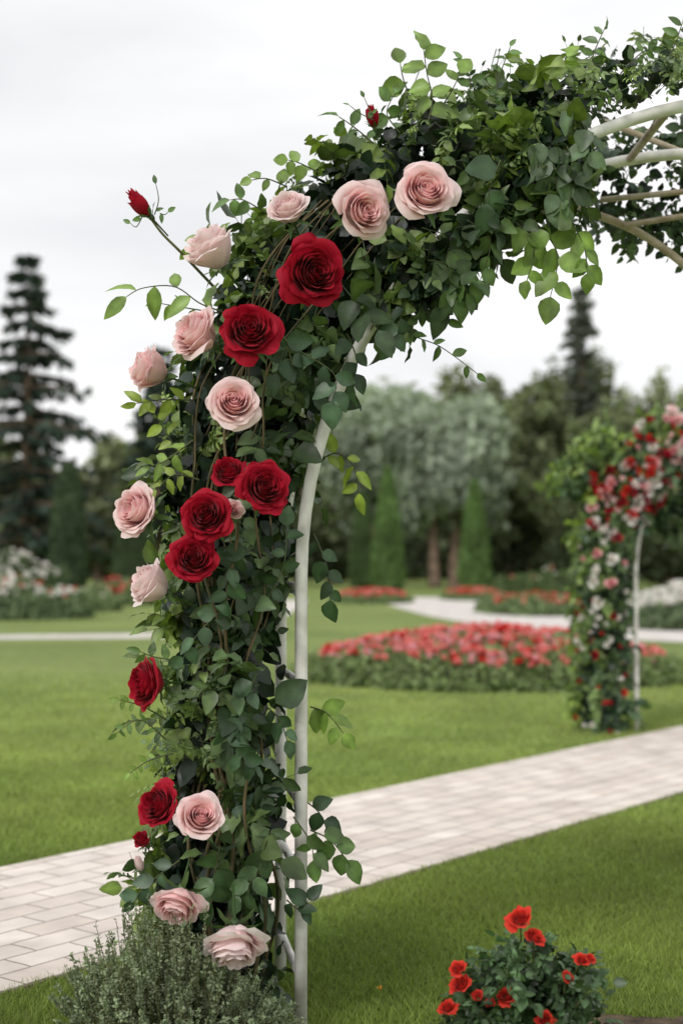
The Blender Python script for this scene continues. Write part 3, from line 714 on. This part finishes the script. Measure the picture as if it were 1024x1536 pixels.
bed(15.0, 735, 1.98, 1.98, .44, GF, ['coral', 'coral', 'coral', 'hotpink', 'scarlet', 'coral'], 1050, 'large round bed of coral red flowers edged in green in the middle of the lawn', lf=.065, nleaf=16000, br=.048, seed=1, rim=.18, border=.10, wild=.08)
bed(32, 20, 1.7, 1.6, .75, (.14, .19, .095), ['white', 'white', 'white', 'white', 'scarlet'], 170, 'bed of tall white roses at the far left edge of the lawn', lf=.10, seed=2, br=.08, wild=.35, nleaf=7000)
bed(37, 120, 1.0, 1.3, .55, (.18, .23, .11), ['hotpink', 'white', 'scarlet'], 40, 'small loose bed with pink and red flowers beside the white roses', lf=.10, seed=12, br=.06, wild=.4)
bed(44, 190, 1.5, 2.0, .6, (.14, .19, .08), ['scarlet', 'coral', 'red'], 100, 'far bed of red flowers left of the foreground arch', lf=.13, seed=3, br=.09, wild=.3)
bed(46, 557, 1.25, 2.4, .36, (.14, .19, .08), ['coral', 'scarlet'], 260, 'far low red flower bed in front of the tall cypress pair', lf=.12, seed=4, br=.08, nleaf=3000, rim=.25)
bed(50, 708, 1.05, 2.2, .34, (.14, .19, .08), ['coral', 'scarlet'], 200, 'far low red flower bed in front of the single cypress', lf=.12, seed=5, br=.08, nleaf=3000, rim=.25)
bed(36, 800, 1.35, 3.2, .40, (.13, .18, .08), ['coral', 'scarlet'], 80, 'green bed with scattered red flowers beside the bend of the gravel path', lf=.12, seed=6, br=.08)
bed(27, 1010, .95, 1.6, .62, (.12, .16, .085), ['white', 'white'], 240, 'bed of white roses behind the distant arch at right', lf=.11, seed=7, br=.085, wild=.25)
bed(48, 20, 1.9, 1.2, 1.35, (.09, .13, .06), ['white'], 90, 'taller white flowering rose shrubs behind the left white bed', lf=.14, seed=8, br=.12, wild=.35)
bed(58, 840, 3.0, 1.5, .8, (.10, .14, .055), ['white', 'coral'], 20, 'low green shrub border below the dark trees at right', lf=.15, seed=9, br=.08, wild=.4)

# ---------------------------------------------------------------- trees
def cards(blobs, n, size, c1, c2, seed, down=0, lump=.13, cv=.42):
    r = np.random.default_rng(seed); A = Acc()
    vol = np.array([b[3]*b[5] for b in blobs]); vol = vol/vol.sum()
    zmin = min(b[2]-b[5] for b in blobs); zmax = max(b[2]+b[5] for b in blobs)
    for b, f in zip(blobs, vol):
        nc = 34; cl = nrm(r.normal(size=(nc, 3)))*r.uniform(.55, .95, (nc, 1)); cb_ = r.uniform(1-cv, 1+cv, nc)
        m_ = int(n*f); w = r.integers(0, nc, m_)
        loc = cl[w]+r.normal(0, lump, (m_, 3)).clip(-2*lump, 2*lump)
        pos = np.array(b[:3])[None]+loc*np.array(b[3:6])[None]
        outv = nrm(loc)
        zd = nrm(outv+r.normal(0, .5, (m_, 3))); yd = nrm(r.normal(size=(m_, 3))+np.array([0, 0, -down]))
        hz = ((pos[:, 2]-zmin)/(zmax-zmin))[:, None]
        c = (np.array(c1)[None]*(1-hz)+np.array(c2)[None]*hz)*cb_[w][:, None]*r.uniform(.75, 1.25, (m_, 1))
        pos[:, 2] = np.maximum(pos[:, 2], .1)
        A.add(*place(LEAFLO, pos, yd, zd, size*r.uniform(.6, 1.4, m_), c))
    return A
def tree(px, top, hwp, Yd, label, c1=(.02, .035, .018), c2=(.05, .075, .035), n=7000, size=.55, seed=0, down=0, nb=8, low=.12, trunks=1, tr=.3, cv=.42, lump=.13):
    r = np.random.default_rng(seed+900); c = P(px, 800, Yd); x = c[0]; Ht = P(px, top, Yd)[2]; hw = hwp/F*Yd
    t = thing('broadleaf_tree', (x, Yd, 0), label, 'tree')
    bl = []; zc = Ht*(1+low)/2; rz = Ht*(1-low)/2
    bl.append((x, Yd, zc, hw*.82, hw*.7, rz*.92))
    for i in range(nb):
        a = i/nb*2*math.pi+r.uniform(-.3, .3); zz = zc+rz*r.uniform(-.6, .62); k = math.sqrt(max(.1, 1-((zz-zc)/rz)**2))
        bl.append((x+math.cos(a)*hw*.58*k, Yd+math.sin(a)*hw*.5*k, zz, hw*r.uniform(.34, .48), hw*.4, rz*r.uniform(.26, .40)))
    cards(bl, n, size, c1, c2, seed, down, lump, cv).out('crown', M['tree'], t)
    A = Acc()
    for k in range(trunks):
        ox = (k-(trunks-1)/2)*hw*.30
        V, T = tube(smooth_path([(x+ox*.9, Yd-hw*.1, -.1), (x+ox, Yd-hw*.1, Ht*.15), (x+ox*1.2, Yd, Ht*.45), (x+ox*1.8, Yd, Ht*.8)], 12), np.linspace(tr*1.3, tr*.3, 12), 9); A.add(V, T)
        for j in range(5):
            z0 = Ht*r.uniform(.25, .6); a = r.uniform(0, 6.28)
            V, T = tube(smooth_path([(x+ox, Yd, z0), (x+ox+math.cos(a)*hw*.3, Yd+math.sin(a)*hw*.3, z0+Ht*.1), (x+ox+math.cos(a)*hw*.6, Yd+math.sin(a)*hw*.5, z0+Ht*.16)], 8), np.linspace(tr*.4, tr*.1, 8), 6); A.add(V, T)
    A.out('trunk', M['bark'], t)
    return t
def conifer(px, top, hwp, Yd, label, seed=0, tiers=22, c=(.040, .058, .045), size=.5, gap=1.0, z0f=.12, power=.85, dn=.42, den=44, jit=0.):
    r = np.random.default_rng(seed+300); x = P(px, 800, Yd)[0]; Ht = P(px, top, Yd)[2]; hw = hwp/F*Yd
    t = thing('conifer_tree', (x, Yd, 0), label, 'tree'); A = Acc(); Bk = Acc()
    V, T = tube([(x, Yd, -.1), (x, Yd, Ht*.5), (x, Yd, Ht*.98)], [Ht*.022, Ht*.012, Ht*.002], 8); Bk.add(V, T)
    for k in range(tiers):
        f = k/(tiers-1); zt = Ht*(z0f+(1-z0f)*.97*f); Lr = hw*(1-f)**power*r.uniform(.66, 1.12)+hw*.05
        for j in range(8):
            if r.random() > gap: continue
            z = zt+r.uniform(-jit, jit)*Ht*(1-f)
            a = j/8*2*math.pi+k*1.1+r.uniform(-.3, .3); Lb = Lr*r.uniform(.5, 1.15)
            s = np.linspace(0, 1, 8); pth = np.stack([x+math.cos(a)*Lb*s, Yd+math.sin(a)*Lb*s, z+Lb*(.16*s-dn*s**2)], 1)
            V, T = tube(pth, np.linspace(.08, .015, 8)*hw/3, 4, False); Bk.add(V, T)
            m_ = int(den*(.35+Lb/hw)); q = r.uniform(.12, 1.05, m_)
            pos = np.stack([x+math.cos(a)*Lb*q, Yd+math.sin(a)*Lb*q, z+Lb*(.16*q-dn*q**2)], 1)+r.normal(0, 1, (m_, 3))*np.array([.08, .08, .022])*Lb*.9+np.array([0, 0, -.03*Lb])
            yd = nrm(np.array([math.cos(a), math.sin(a), -.5])[None]+r.normal(0, .5, (m_, 3))); zd = nrm(r.normal(0, .4, (m_, 3))+np.array([0, 0, 1]))
            A.add(*place(LEAFLO, pos, yd, zd, size*r.uniform(.6, 1.3, m_), np.array(c)[None]*r.uniform(.6, 1.6, (m_, 1))))
    A.out('crown', M['tree'], t); Bk.out('trunk', M['bark'], t)
def cypress(px, top, hwp, Yd, label, seed, c=(.12, .19, .065), fat=.5):
    r = np.random.default_rng(seed+70); x = P(px, 800, Yd)[0]; Ht = P(px, top, Yd)[2]; hw = hwp/F*Yd
    t = thing('clipped_cypress', (x, Yd, 0), label, 'topiary', 'clipped columnar evergreens in front of the wood')
    A = Acc(); n = 8000; f = r.random(n)**.9; a = r.uniform(0, 2*math.pi, n)
    rad = hw*np.clip(1-f, 0, 1)**fat*(.80+.20*np.clip(f/.12, 0, 1))*(1+.04*np.sin(a*5+f*20))*r.uniform(.88, 1.02, n)
    pos = np.stack([x+rad*np.cos(a), Yd+rad*np.sin(a), .15+f*(Ht-.15)], 1)
    yd = nrm(np.stack([np.cos(a)*.4, np.sin(a)*.4, np.ones(n)], 1)+r.normal(0, .3, (n, 3))); zd = np.stack([np.cos(a), np.sin(a), np.full(n, .3)], 1)+r.normal(0, .4, (n, 3))
    A.add(*place(LEAFLO, pos, yd, zd, r.uniform(.10, .24, n), np.array(c)[None]*r.uniform(.6, 1.4, (n, 1))))
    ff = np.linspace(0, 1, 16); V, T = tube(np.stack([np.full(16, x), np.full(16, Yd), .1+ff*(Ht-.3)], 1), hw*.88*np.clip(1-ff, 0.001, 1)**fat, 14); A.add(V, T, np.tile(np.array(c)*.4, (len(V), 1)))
    A.out('foliage', M['tree'], t)
    V, T = tube([(x, Yd, -.05), (x, Yd, .3)], .09, 8); build('trunk', V, T, M['bark'], t)
cypress(581, 706, 26, 62, 'clipped cypress, the taller of the close pair right of the foreground arch', 1, fat=.6)
cypress(543, 742, 19, 72, 'narrow clipped cypress half hidden behind the tallest one', 2, (.08, .125, .05))
cypress(711, 725, 25, 62, 'clipped cypress standing alone in front of the big pale tree', 3, fat=.6)
cypress(103, 700, 30, 58, 'dark columnar evergreen left of the foreground arch', 4, (.07, .10, .055), .4)
cypress(203, 745, 34, 56, 'broad dark evergreen just left of the foreground arch', 5, (.07, .10, .05), .35)
conifer(40, 376, 145, 66, 'tall dark conifer with drooping branches at the left edge', 1, tiers=18, gap=.72, size=.48, z0f=.15, power=.75, dn=.30, den=60, jit=.028)
conifer(240, 515, 90, 80, 'shorter conifer showing past the left side of the foreground arch', 2, tiers=14, gap=.7, size=.6, z0f=.2, jit=.02)
conifer(872, 425, 50, 104, 'pointed conifer rising above the dark trees at right', 3, tiers=22, gap=.85, size=.7, z0f=.1, power=.65, c=(.11, .125, .10), jit=.01)
W1 = (.17, .20, .15); W2 = (.32, .365, .29)
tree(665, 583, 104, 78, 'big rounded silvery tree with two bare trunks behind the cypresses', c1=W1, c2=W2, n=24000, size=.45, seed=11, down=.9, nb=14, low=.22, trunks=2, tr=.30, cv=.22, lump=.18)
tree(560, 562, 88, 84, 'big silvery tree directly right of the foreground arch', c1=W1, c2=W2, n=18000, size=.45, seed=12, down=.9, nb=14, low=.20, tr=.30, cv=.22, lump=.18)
D1 = (.050, .066, .036); D2 = (.15, .175, .09)  # distance haze put into these tree greens, lightened and desaturated
specs = [
 (680, 540, 100, 108, 'dark broadleaf tree peeping over the silvery tree'),
 (790, 552, 88, 100, 'rounded dark tree right of the silvery tree'),
 (862, 505, 84, 112, 'tall rounded dark tree around the pointed conifer'),
 (925, 590, 75, 96, 'dark tree above the distant arch'),
 (985, 555, 70, 118, 'pale olive tree at the right edge above the arch'),
 (1060, 580, 90, 100, 'dark tree cut off by the right edge'),
 (760, 690, 60, 82, 'low dark tree behind the single cypress'),
 (870, 690, 80, 80, 'low dark tree behind the distant arch'),
 (1000, 700, 80, 78, 'low dark tree right of the distant arch pole'),
 (30, 665, 75, 76, 'rounded dark tree under the tall left conifer'),
 (150, 650, 70, 90, 'olive tree between the left conifer and the foreground arch'),
 (-60, 640, 90, 84, 'dark tree cut off by the left edge'),
 (250, 640, 80, 86, 'dark tree directly behind the left side of the foreground arch'),
 (340, 620, 80, 92, 'tree hidden behind the rose column'),
 (450, 600, 75, 98, 'dark tree behind the curve of the foreground arch'),
 (500, 700, 60, 92, 'low dark tree seen beside the arch leg'),
]
for i, (px, top, hw, Yd, lb) in enumerate(specs):
    a, b_ = D1, D2
    if 'olive' in lb: a, b_ = (.12, .135, .07), (.27, .29, .18)
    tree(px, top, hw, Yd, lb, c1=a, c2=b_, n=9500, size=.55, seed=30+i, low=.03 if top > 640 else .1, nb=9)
r = np.random.default_rng(77)
bl = [(x, 128+r.uniform(-5, 5), 4.2, 7, 4, 5.2+r.uniform(-1, 1.4)) for x in np.arange(-90, 92, 8)]
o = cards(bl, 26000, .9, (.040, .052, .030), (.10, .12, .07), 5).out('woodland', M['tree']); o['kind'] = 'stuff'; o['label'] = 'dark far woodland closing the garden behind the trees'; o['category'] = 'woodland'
xs = np.linspace(-110, 110, 90); V = []
for x in xs: V += [(x, 134, 0), (x, 134, 8+1.5*math.sin(x*.3)+.8*math.sin(x*.9))]
T = [(2*i, 2*i+2, 2*i+3, 2*i+1) for i in range(89)]
o = build('hill', V, T, mat_noise('far_wood', (.02, .03, .016), (.05, .068, .03), scale=.6, rough=1, spec=0)); o['kind'] = 'structure'

# ---------------------------------------------------------------- sky and light
w = bpy.data.worlds.new('World'); S.world = w; w.use_nodes = True; nt = w.node_tree; nt.nodes.clear(); L = nt.links
sky = N(nt, 'ShaderNodeTexSky', sky_type='NISHITA'); sky.sun_disc = False; sky.sun_elevation = math.radians(40); sky.sun_rotation = math.radians(215)
bg1 = N(nt, 'ShaderNodeBackground', Strength=.09); L.new(sky.outputs[0], bg1.inputs[0])
tc = N(nt, 'ShaderNodeTexCoord'); mp = N(nt, 'ShaderNodeMapping'); mp.inputs['Scale'].default_value = (1.6, 1.6, 5.5); mp.inputs['Location'].default_value = (.3, .2, .55)
L.new(tc.outputs['Generated'], mp.inputs[0])
no = N(nt, 'ShaderNodeTexNoise', Scale=1.5, Detail=5.0, Roughness=.5, Distortion=.4); L.new(mp.outputs[0], no.inputs['Vector'])
cr = N(nt, 'ShaderNodeValToRGB'); e = cr.color_ramp.elements; e[0].position = .30; e[0].color = (.90, .905, .92, 1); e[1].position = .62; e[1].color = (1.18, 1.17, 1.16, 1)
L.new(no.outputs['Fac'], cr.inputs[0])
bg2 = N(nt, 'ShaderNodeBackground', Strength=1.0); L.new(cr.outputs[0], bg2.inputs[0])
mx = N(nt, 'ShaderNodeMixShader'); mx.inputs[0].default_value = .94; L.new(bg1.outputs[0], mx.inputs[1]); L.new(bg2.outputs[0], mx.inputs[2])
out = N(nt, 'ShaderNodeOutputWorld'); L.new(mx.outputs[0], out.inputs[0])
sd = bpy.data.lights.new('sun', 'SUN'); sd.energy = 1.5; sd.angle = math.radians(14); sd.color = (1, .97, .93)
so = bpy.data.objects.new('sun', sd); COL.objects.link(so)
dirv = Vector((-.50, -.72, .74)); so.rotation_euler = dirv.to_track_quat('Z', 'Y').to_euler()

cd = bpy.data.cameras.new('camera'); cam = bpy.data.objects.new('camera', cd); COL.objects.link(cam); S.camera = cam
cam.location = (0, 0, H); cam.rotation_euler = (math.pi/2+PIT, 0, 0)
cd.sensor_fit = 'VERTICAL'; cd.sensor_height = 36; cd.sensor_width = 24; cd.lens = 50; cd.clip_end = 2000
cd.dof.use_dof = True; cd.dof.focus_distance = 3.45; cd.dof.aperture_fstop = 2.3
S.view_settings.view_transform = 'Standard'; S.view_settings.look = 'None'; S.view_settings.exposure = 0
